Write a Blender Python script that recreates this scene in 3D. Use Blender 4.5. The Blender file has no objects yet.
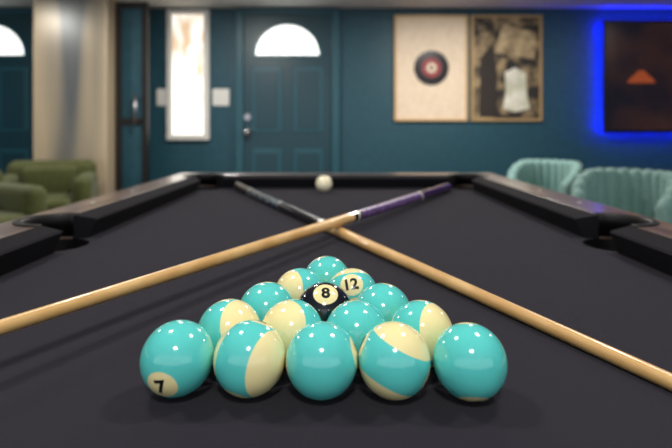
import bpy, bmesh, math, random
from mathutils import Vector, Matrix
random.seed(3)
S=bpy.context.scene
try:
    S.view_settings.view_transform='Standard'
except Exception: pass
CAMZ=0.971; CZ=0.76
COL=S.collection
def lin(c):
    return tuple(((v/255)/12.92 if v/255<=.04045 else ((v/255+.055)/1.055)**2.4) for v in c)+(1,)
def mat(name,rgb,rough=.5,metal=0,coat=0,emis=None,es=0,sheen=0,spec=.5):
    m=bpy.data.materials.new(name); m.use_nodes=True
    b=m.node_tree.nodes['Principled BSDF']
    b.inputs['Base Color'].default_value=lin(rgb)
    b.inputs['Roughness'].default_value=rough
    b.inputs['Metallic'].default_value=metal
    b.inputs['Coat Weight'].default_value=coat
    b.inputs['Coat Roughness'].default_value=.04
    b.inputs['Specular IOR Level'].default_value=spec
    b.inputs['Sheen Weight'].default_value=sheen
    if emis:
        b.inputs['Emission Color'].default_value=lin(emis); b.inputs['Emission Strength'].default_value=es
    return m
def noisecol(m,c1,c2,scale=(5,5,5),ns=1.0,detail=4,bump=0,lo=.35,hi=.65,emis=False,bdist=.002):
    nt=m.node_tree; b=nt.nodes['Principled BSDF']
    tc=nt.nodes.new('ShaderNodeTexCoord'); mp=nt.nodes.new('ShaderNodeMapping'); mp.inputs['Scale'].default_value=scale
    n=nt.nodes.new('ShaderNodeTexNoise'); n.inputs['Scale'].default_value=ns; n.inputs['Detail'].default_value=detail
    r=nt.nodes.new('ShaderNodeValToRGB')
    r.color_ramp.elements[0].color=lin(c1); r.color_ramp.elements[1].color=lin(c2)
    r.color_ramp.elements[0].position=lo; r.color_ramp.elements[1].position=hi
    L=nt.links
    L.new(tc.outputs['Object'],mp.inputs[0]); L.new(mp.outputs[0],n.inputs['Vector']); L.new(n.outputs['Fac'],r.inputs[0])
    L.new(r.outputs[0],b.inputs['Base Color'])
    if emis: L.new(r.outputs[0],b.inputs['Emission Color'])
    if bump:
        bp=nt.nodes.new('ShaderNodeBump'); bp.inputs['Strength'].default_value=bump; bp.inputs['Distance'].default_value=bdist
        L.new(n.outputs['Fac'],bp.inputs['Height']); L.new(bp.outputs[0],b.inputs['Normal'])
    return m
def obj(name,me,mats=(),smooth=False):
    o=bpy.data.objects.new(name,me); COL.objects.link(o)
    for m in mats: me.materials.append(m)
    if smooth:
        for p in me.polygons: p.use_smooth=True
    return o
def box(name,a,b,m,bev=0,seg=3):
    bm=bmesh.new(); bmesh.ops.create_cube(bm,size=1)
    for v in bm.verts:
        v.co=Vector([(a[i]+b[i])/2+v.co[i]*(b[i]-a[i]) for i in range(3)])
    if bev: bmesh.ops.bevel(bm,geom=bm.edges[:],offset=bev,segments=seg,profile=.5,affect='EDGES')
    me=bpy.data.meshes.new(name); bm.to_mesh(me); bm.free()
    return obj(name,me,[m],smooth=bool(bev and seg>3))
def cyl(name,p0,p1,r0,r1,m,n=32,cap=True):
    p0=Vector(p0);p1=Vector(p1); d=p1-p0
    bm=bmesh.new(); bmesh.ops.create_cone(bm,cap_ends=cap,segments=n,radius1=r0,radius2=r1,depth=d.length)
    q=Vector((0,0,1)).rotation_difference(d.normalized()).to_matrix().to_4x4()
    bmesh.ops.transform(bm,matrix=Matrix.Translation((p0+p1)/2)@q,verts=bm.verts)
    me=bpy.data.meshes.new(name); bm.to_mesh(me); bm.free()
    o=obj(name,me,[m])
    for p in me.polygons: p.use_smooth=len(p.vertices)==4
    return o
def prism(name,pts,y0,y1,m):
    bm=bmesh.new()
    f=[bm.verts.new((x,y0,z)) for x,z in pts]; g=[bm.verts.new((x,y1,z)) for x,z in pts]
    bm.faces.new(f); bm.faces.new(g[::-1])
    n=len(pts)
    for i in range(n): bm.faces.new((f[i],g[i],g[(i+1)%n],f[(i+1)%n]))
    bmesh.ops.recalc_face_normals(bm,faces=bm.faces)
    me=bpy.data.meshes.new(name); bm.to_mesh(me); bm.free()
    return obj(name,me,[m])
def group(name,objs,loc=(0,0,0),rot=0):
    e=bpy.data.objects.new(name,None); COL.objects.link(e); e.location=loc; e.rotation_euler=(0,0,rot)
    e.empty_display_size=.1
    for o in objs: o.parent=e
    return e
def cutcyl(o,x,y,r,z0,z1):
    c=cyl('cut',(x,y,z0),(x,y,z1),r,r,o.data.materials[0],n=40)
    md=o.modifiers.new('b','BOOLEAN'); md.operation='DIFFERENCE'; md.object=c; md.solver='EXACT'
    dg=bpy.context.evaluated_depsgraph_get(); dg.update()
    me=bpy.data.meshes.new_from_object(o.evaluated_get(dg)); o.modifiers.clear(); o.data=me
    bpy.data.objects.remove(c)

# ---------------- materials
M_teal=noisecol(mat('teal_paint',(30,78,94),.5),(25,70,85),(30,78,94),ns=3)
M_tealdoor=mat('teal_door_paint',(23,63,76),.4)
M_tealtrim=mat('teal_trim',(35,84,98),.35)
M_ceil=noisecol(mat('ceiling_paint',(205,210,208),.8),(218,224,224),(228,232,230),ns=6)
M_floor=noisecol(mat('floor_wood',(90,66,48),.4),(70,50,36),(115,86,62),scale=(1,14,1),ns=2)
M_cloth=noisecol(mat('felt',(38,36,44),1.0,sheen=.04,spec=.07),(27,26,34),(54,52,62),ns=560,detail=2,bump=.8,bdist=.0008,lo=.38,hi=.62)
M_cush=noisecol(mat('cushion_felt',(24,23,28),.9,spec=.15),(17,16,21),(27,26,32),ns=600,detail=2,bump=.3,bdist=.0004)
M_rail=noisecol(mat('rail_wood',(110,86,76),.3,coat=.4),(90,74,68),(134,114,104),scale=(14,2,14),ns=2)
M_black=mat('black_leather',(11,10,12),.5,spec=.3)
M_metal=mat('brushed_steel',(180,180,185),.3,metal=1)
M_dark=mat('cabinet_black',(20,18,18),.5)
M_brass=mat('brass',(190,150,80),.3,metal=1)
M_white=mat('white_plastic',(225,225,220),.4)
M_window=noisecol(mat('window_glow',(255,255,250),.3,emis=(255,255,250),es=1.4),(205,222,195),(255,255,255),ns=6,emis=True,lo=.3,hi=.5)

# ---------------- room
WY=5.0; CH=2.2; XL=-4.3; XR=4.4
box('floor',(XL,-2,-.1),(XR,WY+.0,0),M_floor)
box('ceiling',(XL,-2,CH),(XR,WY,CH+.1),M_ceil)
box('wall_back',(XL,WY,-.1),(XR,WY+.1,CH+.1),M_teal)
box('wall_left',(XL-.1,-2,-.1),(XL,WY+.1,CH+.1),M_teal)
box('wall_right',(XR,-2,-.1),(XR+.1,WY+.1,CH+.1),M_teal)
box('baseboard_back',(-1.6,WY-.02,0),(XR,WY,.12),M_tealtrim,.004)
def px(p): return (p-336)*WY/495

def door(name,cx,knob=True):
    P=[]; w=.435; top=2.13
    P.append(box('slab',(cx-w,WY-.04,.01),(cx+w,WY-.002,top),M_tealdoor))
    for s in(-1,1): P.append(box('jamb',(cx+s*(w+.045)-.04,WY-.06,0),(cx+s*(w+.045)+.04,WY-.001,top+.065),M_tealtrim,.008))
    P.append(box('head',(cx-w-.005,WY-.06,top),(cx+w+.005,WY-.001,top+.065),M_tealtrim,.006))
    zb=1.715
    def arc(rx,rz,z0): return [(cx+rx*math.cos(math.pi*i/32),z0+rz*math.sin(math.pi*i/32)) for i in range(33)]
    P.append(prism('fanlight_frame',arc(.355,.345,zb-.02),WY-.055,WY-.03,M_tealtrim))
    P.append(prism('fanlight_glass',arc(.315,.30,zb+.005),WY-.06,WY-.05,M_window))
    for s in(-1,1):
        for z0,z1 in((.95,1.60),(.2,.78)):
            x0,x1=sorted((cx+s*.06,cx+s*.355))
            P.append(box('panel_rim',(x0,WY-.05,z0),(x1,WY-.035,z1),M_tealtrim,.007))
            P.append(box('panel_field',(x0+.035,WY-.058,z0+.035),(x1-.035,WY-.045,z1-.035),M_tealdoor,.006))
    kx=cx-.40
    for z,r in((.95,.03),(1.1,.028)):
        P.append(cyl('rose',(kx,WY-.04,z),(kx,WY-.055,z),r+.008,r+.004,M_metal))
    P.append(cyl('knob_neck',(kx,WY-.055,.95),(kx,WY-.09,.95),.012,.012,M_metal))
    bm=bmesh.new(); bmesh.ops.create_uvsphere(bm,u_segments=20,v_segments=12,radius=.036)
    bmesh.ops.scale(bm,vec=(1,.75,1),verts=bm.verts); bmesh.ops.translate(bm,vec=(kx,WY-.105,.95),verts=bm.verts)
    me=bpy.data.meshes.new('knob'); bm.to_mesh(me); bm.free(); P.append(obj('knob',me,[M_metal],True))
    group(name,P)
door('door_1',px(288)); door('door_2',px(-4))

M_scene=noisecol(mat('window_view',(255,255,255),.3,emis=(255,255,255),es=1.15),(200,172,142),(255,252,244),scale=(4,1,1.6),ns=1.3,emis=True,lo=.34,hi=.48)
x0,x1=px(168),px(210); z0=.971-.10; z1=2.18
P=[box('pane',(x0+.05,WY-.03,z0+.05),(x1-.05,WY-.02,z1-.04),M_scene)]
P+=[box('stile_a',(x0,WY-.05,z0),(x0+.055,WY-.002,z1),M_white,.006),box('stile_b',(x1-.055,WY-.05,z0),(x1,WY-.002,z1),M_white,.006),
    box('rail_a',(x0+.055,WY-.05,z0),(x1-.055,WY-.002,z0+.055),M_white,.006),box('rail_b',(x0+.055,WY-.05,z1-.05),(x1-.055,WY-.002,z1),M_white,.006)]
group('window_1',P)
def switch(cx,cz,w):
    P=[box('plate',(cx-w,WY-.012,cz-.085),(cx+w,WY-.001,cz+.085),M_white,.004),
       box('rocker',(cx-w*.45,WY-.018,cz-.045),(cx+w*.45,WY-.01,cz+.045),M_white,.003)]
    group('light_switch',P)
switch(px(162),.971+.33,.05); switch(px(221),.971+.33,.085)

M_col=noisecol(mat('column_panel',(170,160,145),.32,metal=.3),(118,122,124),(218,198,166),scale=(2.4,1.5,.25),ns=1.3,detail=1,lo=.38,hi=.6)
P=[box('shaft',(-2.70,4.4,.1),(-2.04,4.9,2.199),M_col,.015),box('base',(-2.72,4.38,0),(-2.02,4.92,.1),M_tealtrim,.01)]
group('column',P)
P=[]
for a in(-2.0,-1.76): P.append(box('stile',(a-.025,4.55,.02),(a+.025,4.6,2.15),M_dark,.004))
for z in(.04,1.05,2.12): P.append(box('rail',(-1.98,4.555,z-.03),(-1.78,4.595,z+.03),M_dark,.003))
P.append(box('leaf_panel',(-1.98,4.57,.05),(-1.78,4.58,2.1),M_teal))
P.append(cyl('handle',(-1.83,4.51,1.02),(-1.83,4.51,1.3),.012,.012,M_metal)); 
for z in(1.05,1.27): P.append(cyl('handle_mount',(-1.83,4.51,z),(-1.83,4.57,z),.008,.008,M_metal))
group('door_3',P)

# ---------------- pictures
M_fr1=mat('oak_frame',(206,172,122),.4); M_fr2=mat('gold_frame',(190,158,108),.35,metal=.2)
M_mat=noisecol(mat('cream_mat',(232,212,186),.6),(226,206,180),(236,216,192),ns=3)
M_vin=mat('vinyl',(22,16,22),.25); M_lab=mat('record_label',(140,46,52),.5)
def frame(x0,x1,z0,z1,t,m):
    y0=WY-.035;y1=WY-.002
    return [box('frame_l',(x0,y0,z0),(x0+t,y1,z1),m,.003),box('frame_r',(x1-t,y0,z0),(x1,y1,z1),m,.003),
            box('frame_b',(x0+t,y0,z0),(x1-t,y1,z0+t),m,.003),box('frame_t',(x0+t,y0,z1-t),(x1-t,y1,z1),m,.003)]
a,b=px(394),px(467); zt=.971+1.155; zb=.971+.09
P=frame(a,b,zb,zt,.022,M_fr1)+[box('mat_board',(a+.02,WY-.02,zb+.02),(b-.02,WY-.005,zt-.02),M_mat)]
cx=px(431);cz=.971+.625
P.append(cyl('record',(cx,WY-.02,cz),(cx,WY-.026,cz),.175,.175,M_vin,n=64))
P.append(cyl('record_label',(cx,WY-.026,cz),(cx,WY-.028,cz),.10,.10,M_lab,n=48))
P.append(cyl('label_ring',(cx,WY-.028,cz),(cx,WY-.029,cz),.05,.05,M_mat,n=48))
P.append(cyl('spindle_hole',(cx,WY-.029,cz),(cx,WY-.030,cz),.022,.022,M_vin,n=32))
group('framed_record',P)
a,b=px(470.5),px(541)
M_art=noisecol(mat('art_print',(70,60,50),.5),(38,34,32),(176,152,114),ns=1.7,detail=3,lo=.42,hi=.68)
P=frame(a,b,zb,zt,.024,M_fr2)+[box('print',(a+.02,WY-.02,zb+.02),(b-.02,WY-.005,zt-.02),M_art)]
M_dress=noisecol(mat('print_dress',(225,220,200),.6),(200,200,175),(240,236,222),ns=1.5)
cx=px(514)
P.append(prism('print_figure_gown',[(cx-.10,1.55),(cx+.0,1.60),(cx+.11,1.54),(cx+.12,1.35),(cx+.15,1.19),(cx-.0,1.15),(cx-.12,1.19),(cx-.09,1.35)],WY-.024,WY-.019,M_dress))
P.append(prism('print_arch',[(cx-.36,1.1),(cx-.2,1.1),(cx-.17,1.5),(cx-.22,1.85),(cx-.34,1.7)],WY-.023,WY-.019,mat('print_dark',(44,36,32),.6)))
P.append(prism('print_sky',[(cx-.20,1.75),(cx+.2,1.68),(cx+.22,1.95),(cx-.12,2.04)],WY-.023,WY-.019,noisecol(mat('print_hills',(150,130,95),.6),(110,92,66),(205,182,142),ns=1.6)))
group('framed_art_print',P)

# ---------------- TV
tx0=px(604.5)*4.88/5; tx1=tx0+1.95; tz0=.971-.03; tz1=.971+1.085
M_bez=mat('tv_bezel',(8,8,10),.3)
M_scr=mat('tv_screen',(8,6,8),.25)
nt=M_scr.node_tree; bs=nt.nodes['Principled BSDF']
tc=nt.nodes.new('ShaderNodeTexCoord'); gr=nt.nodes.new('ShaderNodeTexNoise'); gr.inputs['Scale'].default_value=1.9
rp=nt.nodes.new('ShaderNodeValToRGB'); rp.color_ramp.elements[0].color=(.006,.005,.010,1); rp.color_ramp.elements[1].color=(.032,.013,.011,1)
rp.color_ramp.elements[0].position=.42; rp.color_ramp.elements[1].position=.68
nt.links.new(tc.outputs['Object'],gr.inputs['Vector']); nt.links.new(gr.outputs['Fac'],rp.inputs[0]); nt.links.new(rp.outputs[0],bs.inputs['Emission Color']); bs.inputs['Emission Strength'].default_value=1  # dark screen given a faint painted glow in place of reflections
P=[box('body',(tx0,WY-.12,tz0),(tx1,WY-.085,tz1),M_bez,.006),box('screen',(tx0+.025,WY-.123,tz0+.03),(tx1-.025,WY-.118,tz1-.025),M_scr),
   box('wall_mount',(tx0+.6,WY-.085,1.3),(tx1-.6,WY-.002,1.8),M_dark)]
M_or=mat('lamp_reflection_orange',(40,20,10),.5,emis=(205,92,44),es=.42)
M_or2=mat('cord_reflection',(20,8,6),.5,emis=(80,32,22),es=.4)
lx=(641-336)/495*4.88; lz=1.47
P.append(prism('painted_lamp_reflection',[(lx-.14,lz-.035),(lx+.14,lz-.035),(lx+.11,lz+.01),(lx+.06,lz+.05),(lx+.03,lz+.085),(lx-.03,lz+.085),(lx-.06,lz+.05),(lx-.11,lz+.01)],WY-.126,WY-.1235,M_or))  # glowing shape painted in as a pendant lamp's reflection on the screen
P.append(box('painted_cord_reflection',(lx-.005,WY-.126,lz+.085),(lx+.005,WY-.1235,lz+.22),M_or2))  # lamp cord, part of the same painted reflection
M_blue=mat('blue_led',(20,40,255),.5,emis=(20,36,255),es=55)
i_=.03
for n_,a_,b_ in(('led_l',(tx0+i_,WY-.084,tz0+i_),(tx0+i_+.02,WY-.072,tz1-i_)),('led_t',(tx0+i_,WY-.084,tz1-i_-.02),(tx1-i_,WY-.072,tz1-i_)),('led_b',(tx0+i_,WY-.084,tz0+i_),(tx1-i_,WY-.072,tz0+i_+.02))):
    P.append(box(n_,a_,b_,M_blue))
group('television',P)

# ---------------- pool table
HW=.468; Y0=.034; Y1=1.78; YM=(Y0+Y1)/2; CW=.042; OUT=.125
pk=[(-HW-.012,Y0-.012,.06),(HW+.012,Y0-.012,.06),(-HW-.012,Y1+.012,.06),(HW+.012,Y1+.012,.06),(-HW-.045,YM,.055),(HW+.045,YM,.055)]
P=[]
bed=box('slate_bed',(-HW-CW,Y0-CW,CZ-.03),(HW+CW,Y1+CW,CZ),M_cloth)
xi=HW+CW; yi0=Y0-CW; yi1=Y1+CW; xo=HW+OUT; yo0=Y0-OUT; yo1=Y1+OUT
RT=CZ+.046
def ring(name,xi,ya,yb,xo,yc,yd,zb,zt,m):
    bm=bmesh.new()
    I=[(-xi,ya),(xi,ya),(xi,yb),(-xi,yb)]; O=[(-xo,yc),(xo,yc),(xo,yd),(-xo,yd)]
    v={}
    for k,L in(('i',I),('o',O)):
        for j,(x,y) in enumerate(L):
            for q,z in(('b',zb),('t',zt)): v[k,j,q]=bm.verts.new((x,y,z))
    for j in range(4):
        n=(j+1)%4
        bm.faces.new((v['i',j,'t'],v['i',n,'t'],v['o',n,'t'],v['o',j,'t']))
        bm.faces.new((v['i',j,'b'],v['i',n,'b'],v['o',n,'b'],v['o',j,'b']))
        bm.faces.new((v['o',j,'b'],v['o',n,'b'],v['o',n,'t'],v['o',j,'t']))
        bm.faces.new((v['i',j,'b'],v['i',n,'b'],v['i',n,'t'],v['i',j,'t']))
    bmesh.ops.recalc_face_normals(bm,faces=bm.faces)
    me=bpy.data.meshes.new(name); bm.to_mesh(me); bm.free(); return obj(name,me,[m])
rail=ring('rail_frame',xi,yi0,yi1,xo,yo0,yo1,CZ-.09,RT,M_rail)
for x,y,r in pk:
    cutcyl(bed,x,y,r,CZ-.2,CZ+.2); cutcyl(rail,x,y,r,CZ-.2,CZ+.2)
bv=rail.modifiers.new('bev','BEVEL'); bv.width=.006; bv.segments=3; bv.limit_method='ANGLE'
P+=[bed,rail]
trim=ring('rail_metal_trim',xo-.004,yo0+.004,yo1-.004,xo+.006,yo0-.006,yo1+.006,CZ-.01,RT-.002,M_metal); P.append(trim)
def cushion(name,along,p_nose,side,s0,s1,e0,e1):
    prof=[(0,.036),(.004,.039),(CW,.046),(CW,.0005),(.016,.0005),(.002,.031)]
    bm=bmesh.new(); R=[]
    for (s,e) in((s0,e0),(s1,e1)):
        r=[]
        for o,h in prof:
            t=s+e*o
            c=(side*(p_nose+o),t,CZ+h) if along=='y' else (t,p_nose+side*o,CZ+h)
            r.append(bm.verts.new(c))
        R.append(r)
    n=len(prof); bm.faces.new(R[0]); bm.faces.new(R[1][::-1])
    for i in range(n): bm.faces.new((R[0][i],R[1][i],R[1][(i+1)%n],R[0][(i+1)%n]))
    bmesh.ops.recalc_face_normals(bm,faces=bm.faces)
    me=bpy.data.meshes.new(name); bm.to_mesh(me); bm.free(); return obj(name,me,[M_cush])
g=.068; sg=.06
for sd in(-1,1):
    P.append(cushion('cushion',  'y',HW,sd,Y0+g,YM-sg,-.9,.2))
    P.append(cushion('cushion',  'y',HW,sd,YM+sg,Y1-g,-.2,.9))
P.append(cushion('cushion','x',Y1,1,-HW+g,HW-g,-.9,.9))
P.append(cushion('cushion','x',Y0,-1,-HW+g,HW-g,-.9,.9))
for i,(x,y,r) in enumerate(pk):
    P.append(cyl('pocket_liner',(x,y,CZ-.16),(x,y,CZ+.0),r*.8,r,M_black,n=40,cap=False))
    P.append(cyl('pocket_bottom',(x,y,CZ-.165),(x,y,CZ-.16),r*.8,r*.8,M_black,n=40))
    if i<4: ang=math.atan2(1 if y>YM else -1,1 if x>0 else -1); half=math.radians(125)
    else: ang=0 if x>0 else math.pi; half=math.radians(95)
    bm=bmesh.new(); rings=[]
    for k in range(33):
        a=ang-half+2*half*k/32
        rr=[]
        for (dr,dz) in((-.004,-.04),(-.004,-.001),(-.001,.003),(.007,.0035),(.012,.002),(.013,-.002)):
            rr.append(bm.verts.new((x+(r+dr)*math.cos(a),y+(r+dr)*math.sin(a),RT+dz)))
        rings.append(rr)
    for k in range(32):
        for j in range(5): bm.faces.new((rings[k][j],rings[k][j+1],rings[k+1][j+1],rings[k+1][j]))
        bm.faces.new((rings[k][5],rings[k][0],rings[k+1][0],rings[k+1][5]))
    bm.faces.new(rings[0]); bm.faces.new(rings[-1][::-1])
    bmesh.ops.recalc_face_normals(bm,faces=bm.faces)
    me=bpy.data.meshes.new('pocket_casting'); bm.to_mesh(me); bm.free(); P.append(obj('pocket_casting',me,[M_black],True))
for sd in(-1,1):
    for k in(1,2,3,5,6,7):
        yy=Y0+(Y1-Y0)*k/8
        P.append(cyl('sight',(sd*(HW+.085),yy,RT),(sd*(HW+.085),yy,RT+.0008),.004,.004,M_white,n=16))
cab=box('cabinet',(-xo+.05,yo0+.05,CZ-.33),(xo-.05,yo1-.05,CZ-.175),M_dark,.01); P.append(cab)
P.append(ring('apron',xo-.07,yo0+.07,yo1-.07,xo-.02,yo0+.02,yo1-.02,CZ-.25,CZ-.09,M_rail))
for sx in(-1,1):
    for yy in(yo0+.16,yo1-.16):
        P.append(cyl('leg',(sx*(xo-.16),yy,CZ-.33),(sx*(xo-.16),yy,.03),.07,.05,M_dark,n=24))
        P.append(cyl('foot',(sx*(xo-.16),yy,.03),(sx*(xo-.16),yy,0),.06,.065,M_metal,n=24))
group('pool_table',P)

# ---------------- balls
R=.02857
TQ=(90,206,202); CR=(244,230,172); BK=(10,18,32)
def ballmat(name,stripe,main,base):
    m=mat(name,main,.13,coat=.5); nt=m.node_tree; L=nt.links; b=nt.nodes['Principled BSDF']
    tc=nt.nodes.new('ShaderNodeTexCoord'); sp=nt.nodes.new('ShaderNodeSeparateXYZ'); L.new(tc.outputs['Object'],sp.inputs[0])
    def ab(o):
        n=nt.nodes.new('ShaderNodeMath'); n.operation='ABSOLUTE'; L.new(o,n.inputs[0]); return n.outputs[0]
    def ss(o,a):
        n=nt.nodes.new('ShaderNodeMapRange'); n.inputs['From Min'].default_value=a*R-.00015; n.inputs['From Max'].default_value=a*R+.00015; L.new(o,n.inputs['Value']); return n.outputs[0]
    mask=ss(ab(sp.outputs['X']),.905)
    if stripe:
        m2=ss(ab(sp.outputs['Z']),.5)
        n=nt.nodes.new('ShaderNodeMath'); n.operation='MAXIMUM'; L.new(mask,n.inputs[0]); L.new(m2,n.inputs[1]); mask=n.outputs[0]
    mx=nt.nodes.new('ShaderNodeMix'); mx.data_type='RGBA'; L.new(mask,mx.inputs['Factor'])
    mx.inputs['A'].default_value=lin(main); mx.inputs['B'].default_value=lin(base); L.new(mx.outputs['Result'],b.inputs['Base Color'])
    return m
M_sol=ballmat('ball_solid',False,TQ,CR); M_str=ballmat('ball_stripe',True,TQ,CR); M_8=ballmat('ball_eight',False,BK,CR)
M_ink=mat('ball_ink',(12,14,20),.3); M_cue=mat('cue_ball_ivory',(246,238,205),.12,coat=.6)
def textpts(s):
    cu=bpy.data.curves.new('t','FONT'); cu.body=s; cu.align_x='CENTER'; cu.align_y='CENTER'; cu.size=.0165; cu.offset=.0006
    o=bpy.data.objects.new('t',cu); COL.objects.link(o)
    dg=bpy.context.evaluated_depsgraph_get(); dg.update()
    me=bpy.data.meshes.new_from_object(o.evaluated_get(dg)); bpy.data.objects.remove(o)
    bm=bmesh.new(); bm.from_mesh(me); bmesh.ops.triangulate(bm,faces=bm.faces)
    for _ in range(3):
        lg=[e for e in bm.edges if e.calc_length()>.0018]
        if lg:
            bmesh.ops.subdivide_edges(bm,edges=lg,cuts=1); bmesh.ops.triangulate(bm,faces=bm.faces)
    xs=[v.co.x for v in bm.verts]; ys=[v.co.y for v in bm.verts]; cx=(max(xs)+min(xs))/2; cy=(max(ys)+min(ys))/2
    bm.verts.index_update()
    v=[(p.co.x-cx,p.co.y-cy) for p in bm.verts]; f=[]; seen=set()
    for fa in bm.faces:
        ix=[q.index for q in fa.verts]; k=frozenset(ix)
        if k in seen or len(k)<3: continue
        seen.add(k); f.append(ix)
    bm.free(); return v,f
def ball(name,x,y,num,mt,n=(-.2,-.3),up=(0,1),pole=None,h=0):
    pos=Vector((x,y,CZ+R+h))
    v=(Vector((0,0,CAMZ))-pos).normalized(); Rt=Vector((0,0,1)).cross(v).normalized(); U=v.cross(Rt)
    def D(a,b):
        q=a*a+b*b; c=math.sqrt(max(0,1-q)); return (Rt*a+U*b+v*c).normalized()
    if pole is not None:
        Z=D(*pole); X=D(*n); X=(X-Z*X.dot(Z)).normalized()
    else:
        X=D(*n); Z=(Rt*up[0]+U*up[1]); Z=(Z-X*Z.dot(X)).normalized()
    Y=Z.cross(X)
    M=Matrix((X,Y,Z)).transposed().to_4x4(); M.translation=pos
    bm=bmesh.new(); bmesh.ops.create_uvsphere(bm,u_segments=80,v_segments=50,radius=R)
    for f in bm.faces: f.smooth=True
    if num:
        tv,tf=textpts(str(num))
        for s in(1,-1):
            vs=[]
            for (a,b) in tv:
                c=Vector((math.sqrt(max(0,R*R-a*a-b*b))*s,a*s,b)); c=c.normalized()*(R+.00012); vs.append(bm.verts.new(c))
            for f in tf:
                try:
                    fa=bm.faces.new([vs[i] for i in f]); fa.material_index=1; fa.smooth=True
                except ValueError: pass
    me=bpy.data.meshes.new(name); bm.to_mesh(me); bm.free()
    o=obj(name,me,[mt,M_ink]); o.matrix_world=M; return o
ball('solid_pool_ball',-.1268,.3965,7,M_sol,n=(-.42,-.66),up=(.1,1))
ball('striped_pool_ball',-.0690,.396,11,M_str,n=(-.37,-.93),pole=(.80,-.32))
ball('solid_pool_ball',-.0113,.393,3,M_sol,n=(.97,.2),up=(0,1))
ball('striped_pool_ball',.0462,.393,10,M_str,n=(-.9,.43),pole=(.42,.87))
ball('solid_pool_ball',.1055,.391,5,M_sol,n=(.1,-.99))
ball('striped_pool_ball',-.0965,.447,9,M_str,n=(.1,-.99),pole=(.70,.15))
ball('striped_pool_ball',-.0397,.446,13,M_str,n=(.1,-.99),pole=(-.58,.22))
ball('solid_pool_ball',.0182,.4435,2,M_sol,n=(.2,-.97))
ball('striped_pool_ball',.0765,.4438,14,M_str,n=(0,-.99),pole=(.84,.1))
ball('solid_pool_ball',-.0697,.498,4,M_sol,n=(0,-.99))
ball('eight_ball',-.0118,.4968,8,M_8,n=(.05,.62),up=(0,1))
ball('solid_pool_ball',.0465,.4938,6,M_sol,n=(-.2,-.97))
ball('striped_pool_ball',-.0400,.548,15,M_str,n=(.5,-.5),pole=(-.80,.12))
ball('striped_pool_ball',.0180,.5475,12,M_str,n=(-.02,.40),up=(-.15,1))
ball('solid_pool_ball',-.0112,.601,1,M_sol,n=(.3,-.95))
ball('cue_ball',-.041,1.68,None,M_cue)

# ---------------- cues
M_wood=noisecol(mat('maple_shaft',(222,180,118),.3,coat=.3),(206,160,98),(224,184,124),scale=(20,3,20),ns=2,detail=2)
M_tip=mat('cue_tip',(60,90,130),.8); M_fer=mat('ferrule',(235,232,220),.3)
M_purp=noisecol(mat('purple_wrap',(110,60,150),.35,coat=.4),(34,14,52),(186,140,225),ns=42,detail=3,lo=.47,hi=.66)
M_blk=mat('cue_black',(16,14,20),.15,coat=.7); M_navy=noisecol(mat('cue_navy',(40,60,80),.18,coat=.7),(22,30,42),(130,150,165),ns=25,detail=2,lo=.45,hi=.65)
M_pd=noisecol(mat('purple_dark',(50,25,70),.2,coat=.6),(16,10,24),(80,46,112),ns=40,detail=2)
def cue(name,p0,p1,jt,segm):
    p0=Vector(p0);p1=Vector(p1); d=(p1-p0); Lg=d.length; d.normalize()
    mats=[M_blk,M_purp,M_navy,M_pd,M_fer,M_wood,M_tip,M_metal]; idx={m.name:i for i,m in enumerate(mats)}
    def rad(s):
        if s<jt: return .0147+(.0108-.0147)*s/jt
        return .0106+(.0063-.0106)*min(1,(s-jt)/(Lg-jt))
    stations=[(0,.010,M_blk),(.005,.0140,M_blk),(.025,rad(.025),M_blk)]
    for s0,s1,m in segm:
        stations.append((s0+.0001,rad(s0),m)); stations.append((s1,rad(s1),m))
    stations+= [(jt+.0001,rad(jt),M_wood),(Lg*.7,rad(Lg*.7),M_wood),(Lg-.026,rad(Lg-.026),M_wood),(Lg-.0259,rad(Lg-.026)*1.01,M_fer),(Lg-.010,.0065,M_fer),(Lg-.0099,.0064,M_tip),(Lg-.003,.006,M_tip),(Lg,.003,M_tip)]
    q=Vector((0,0,1)).rotation_difference(d).to_matrix()
    bm=bmesh.new(); N=28; prev=None
    for i,(s,r,m) in enumerate(stations):
        rg=[bm.verts.new(p0+d*s+q@Vector((r*math.cos(2*math.pi*k/N),r*math.sin(2*math.pi*k/N),0))) for k in range(N)]
        if prev:
            for k in range(N):
                f=bm.faces.new((prev[k],prev[(k+1)%N],rg[(k+1)%N],rg[k])); f.smooth=True; f.material_index=idx[m.name]
        else: bm.faces.new(rg[::-1])
        prev=rg
    f=bm.faces.new(prev); f.material_index=idx[M_tip.name]
    me=bpy.data.meshes.new(name); bm.to_mesh(me); bm.free(); obj(name,me,mats)
P0=Vector((.392,1.71,CZ+.0150)); X=Vector((.005,.976,CZ+.0305)); d=(X-P0).normalized(); P1=P0+d*1.54
cue('cue_stick',P0,P1,.775,[(.025,.33,M_pd),(.33,.34,M_fer),(.34,.74,M_purp),(.74,.75,M_blk),(.75,.757,M_fer),(.757,.775,M_blk)])
Q=Vector((.005,.976,CZ+.0102)); db=Vector((-.4627,1,0)).normalized()
B0=Q+db*((1.752-.976)/db.y); B0.z=CZ+.0150; B1=B0+(-db)*1.57; B1.z=CZ+.0066
cue('cue_stick',B0,B1,.80,[(.025,.2,M_blk),(.2,.21,M_metal),(.21,.5,M_navy),(.5,.51,M_metal),(.51,.77,M_blk),(.77,.785,M_fer),(.785,.80,M_metal)])

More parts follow.
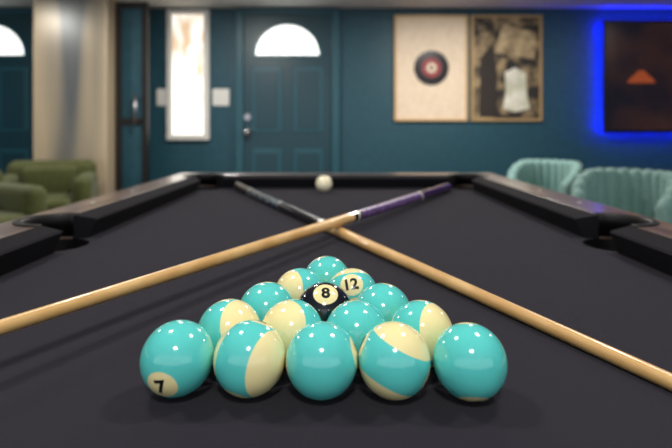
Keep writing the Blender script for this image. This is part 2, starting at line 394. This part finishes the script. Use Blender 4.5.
# ---------------- chairs
M_mint=noisecol(mat('mint_velvet',(128,170,160),.75,sheen=.25),(98,136,132),(120,158,152),ns=20)
M_olive=noisecol(mat('olive_velvet',(96,108,40),.75,sheen=.15),(58,64,20),(82,88,34),ns=12)
def channel_chair(name,loc,rot,mt,top=.78,Rr=.235):
    bm=bmesh.new(); NC=15; SUB=8; n=NC*SUB; rings=[]; A=math.radians(125)
    for k in range(n+1):
        t=k/n; a=math.pi/2-A+2*A*t
        ch=abs(math.sin(math.pi*NC*t))**.6
        u=abs(2*t-1); zt=top-.14*max(0,(u-.45)/.55)**1.6+.010*ch
        ro=Rr+.012*ch; ri=Rr-.045-.016*ch
        zb=.33
        pr=[(ro-.03,zb),(ro-.008,zb+.1),(ro,(zb+zt)/2),(ro,zt-.03),(ro-.008,zt-.008),((ro+ri)/2,zt),(ri+.008,zt-.010),(ri,zt-.035),(ri,.5),(ri+.01,.44),(ri+.02,zb)]
        rings.append([bm.verts.new((r*math.cos(a),r*math.sin(a),z)) for r,z in pr])
    m=len(rings[0])
    for k in range(n):
        for j in range(m):
            f=bm.faces.new((rings[k][j],rings[k][(j+1)%m],rings[k+1][(j+1)%m],rings[k+1][j])); f.smooth=True
    bm.faces.new(rings[0]); bm.faces.new(rings[-1][::-1])
    bmesh.ops.recalc_face_normals(bm,faces=bm.faces)
    me=bpy.data.meshes.new('back_shell'); bm.to_mesh(me); bm.free()
    P=[obj('back_shell',me,[mt])]
    bm=bmesh.new(); prof=[(.0,.33),(.19,.33),(.205,.35),(.205,.43),(.19,.455),(.15,.468),(0,.472)]; rg=[]
    for r,z in prof:
        rg.append([bm.verts.new((max(r,.001)*math.cos(2*math.pi*k/40),max(r,.001)*math.sin(2*math.pi*k/40)-.02,z)) for k in range(40)])
    for i in range(len(rg)-1):
        for k in range(40):
            f=bm.faces.new((rg[i][k],rg[i][(k+1)%40],rg[i+1][(k+1)%40],rg[i+1][k])); f.smooth=True
    me=bpy.data.meshes.new('seat'); bm.to_mesh(me); bm.free(); P.append(obj('seat',me,[mt]))
    for sx in(-1,1):
        for sy in(-1,1): P.append(cyl('leg',(sx*.12,sy*.12-.01,.335),(sx*.18,sy*.18-.01,0),.016,.009,M_brass,n=16))
    group(name,P,loc,rot)
channel_chair('channel_back_chair',(1.46,2.5,0),math.radians(-45),M_mint,.755)
channel_chair('channel_back_chair',(1.46,3.48,0),math.radians(-45),M_mint,.745)

def armchair(name,loc,rot,mt):
    P=[box('base',(-.33,-.30,.12),(.33,.30,.33),mt,.04,5),box('seat_cushion',(-.22,-.33,.31),(.22,.2,.46),mt,.05,5),
       box('back',(-.33,.17,.3),(.33,.34,.72),mt,.075,6),box('arm_l',(-.35,-.30,.3),(-.21,.25,.62),mt,.06,6),box('arm_r',(.21,-.30,.3),(.35,.25,.62),mt,.06,6),
       box('back_cushion',(-.2,.08,.42),(.2,.2,.68),mt,.05,5)]
    for sx in(-1,1):
        for sy in(-1,1): P.append(cyl('leg',(sx*.27,sy*.24,.13),(sx*.29,sy*.26,0),.02,.012,M_brass,n=16))
    group(name,P,loc,rot)
armchair('olive_armchair',(-2.28,3.9,0),math.radians(20),M_olive)
armchair('olive_armchair',(-2.25,3.0,0),math.radians(60),M_olive)

# ---------------- lights
M_lamp=mat('lamp_lens',(255,250,240),.4,emis=(255,246,230),es=8)
def downlight(x,y,power,size=.16):
    P=[cyl('trim_ring',(x,y,CH-.012),(x,y,CH-.001),size*.5+.025,size*.5+.03,M_white),cyl('lens',(x,y,CH-.014),(x,y,CH-.011),size*.5,size*.5,M_lamp)]
    l=bpy.data.lights.new('lamp','AREA'); l.shape='DISK'; l.size=size; l.energy=power; l.color=(1,.95,.88)
    o=bpy.data.objects.new('lamp',l); o.location=(x,y,CH-.02); COL.objects.link(o); P.append(o)
    group('recessed_downlight',P)
for x,y,p,s in((-.7,.9,11,.2),(.7,.9,11,.2),(0,-.7,17,.3),(-.9,3.6,31,.2),(1.1,3.7,40,.2),(-3,3.4,18,.2),(3.2,3.4,8,.2)):  # lamps near the back wall are unseen, set and powered to brighten it
    downlight(x,y,p,s)
w=bpy.data.worlds.new('World'); S.world=w; w.use_nodes=True
w.node_tree.nodes['Background'].inputs[0].default_value=(.92,.96,1,1); w.node_tree.nodes['Background'].inputs[1].default_value=1.2

# ---------------- camera
cd=bpy.data.cameras.new('camera'); cam=bpy.data.objects.new('camera',cd); COL.objects.link(cam)
cam.location=(0,0,CAMZ); cam.rotation_euler=(math.radians(90),0,0)
cd.sensor_width=36; cd.lens=495/672*36; cd.shift_y=-94/672; cd.clip_start=.01
cd.dof.use_dof=True; cd.dof.focus_distance=.48; cd.dof.aperture_fstop=4.4
S.camera=cam
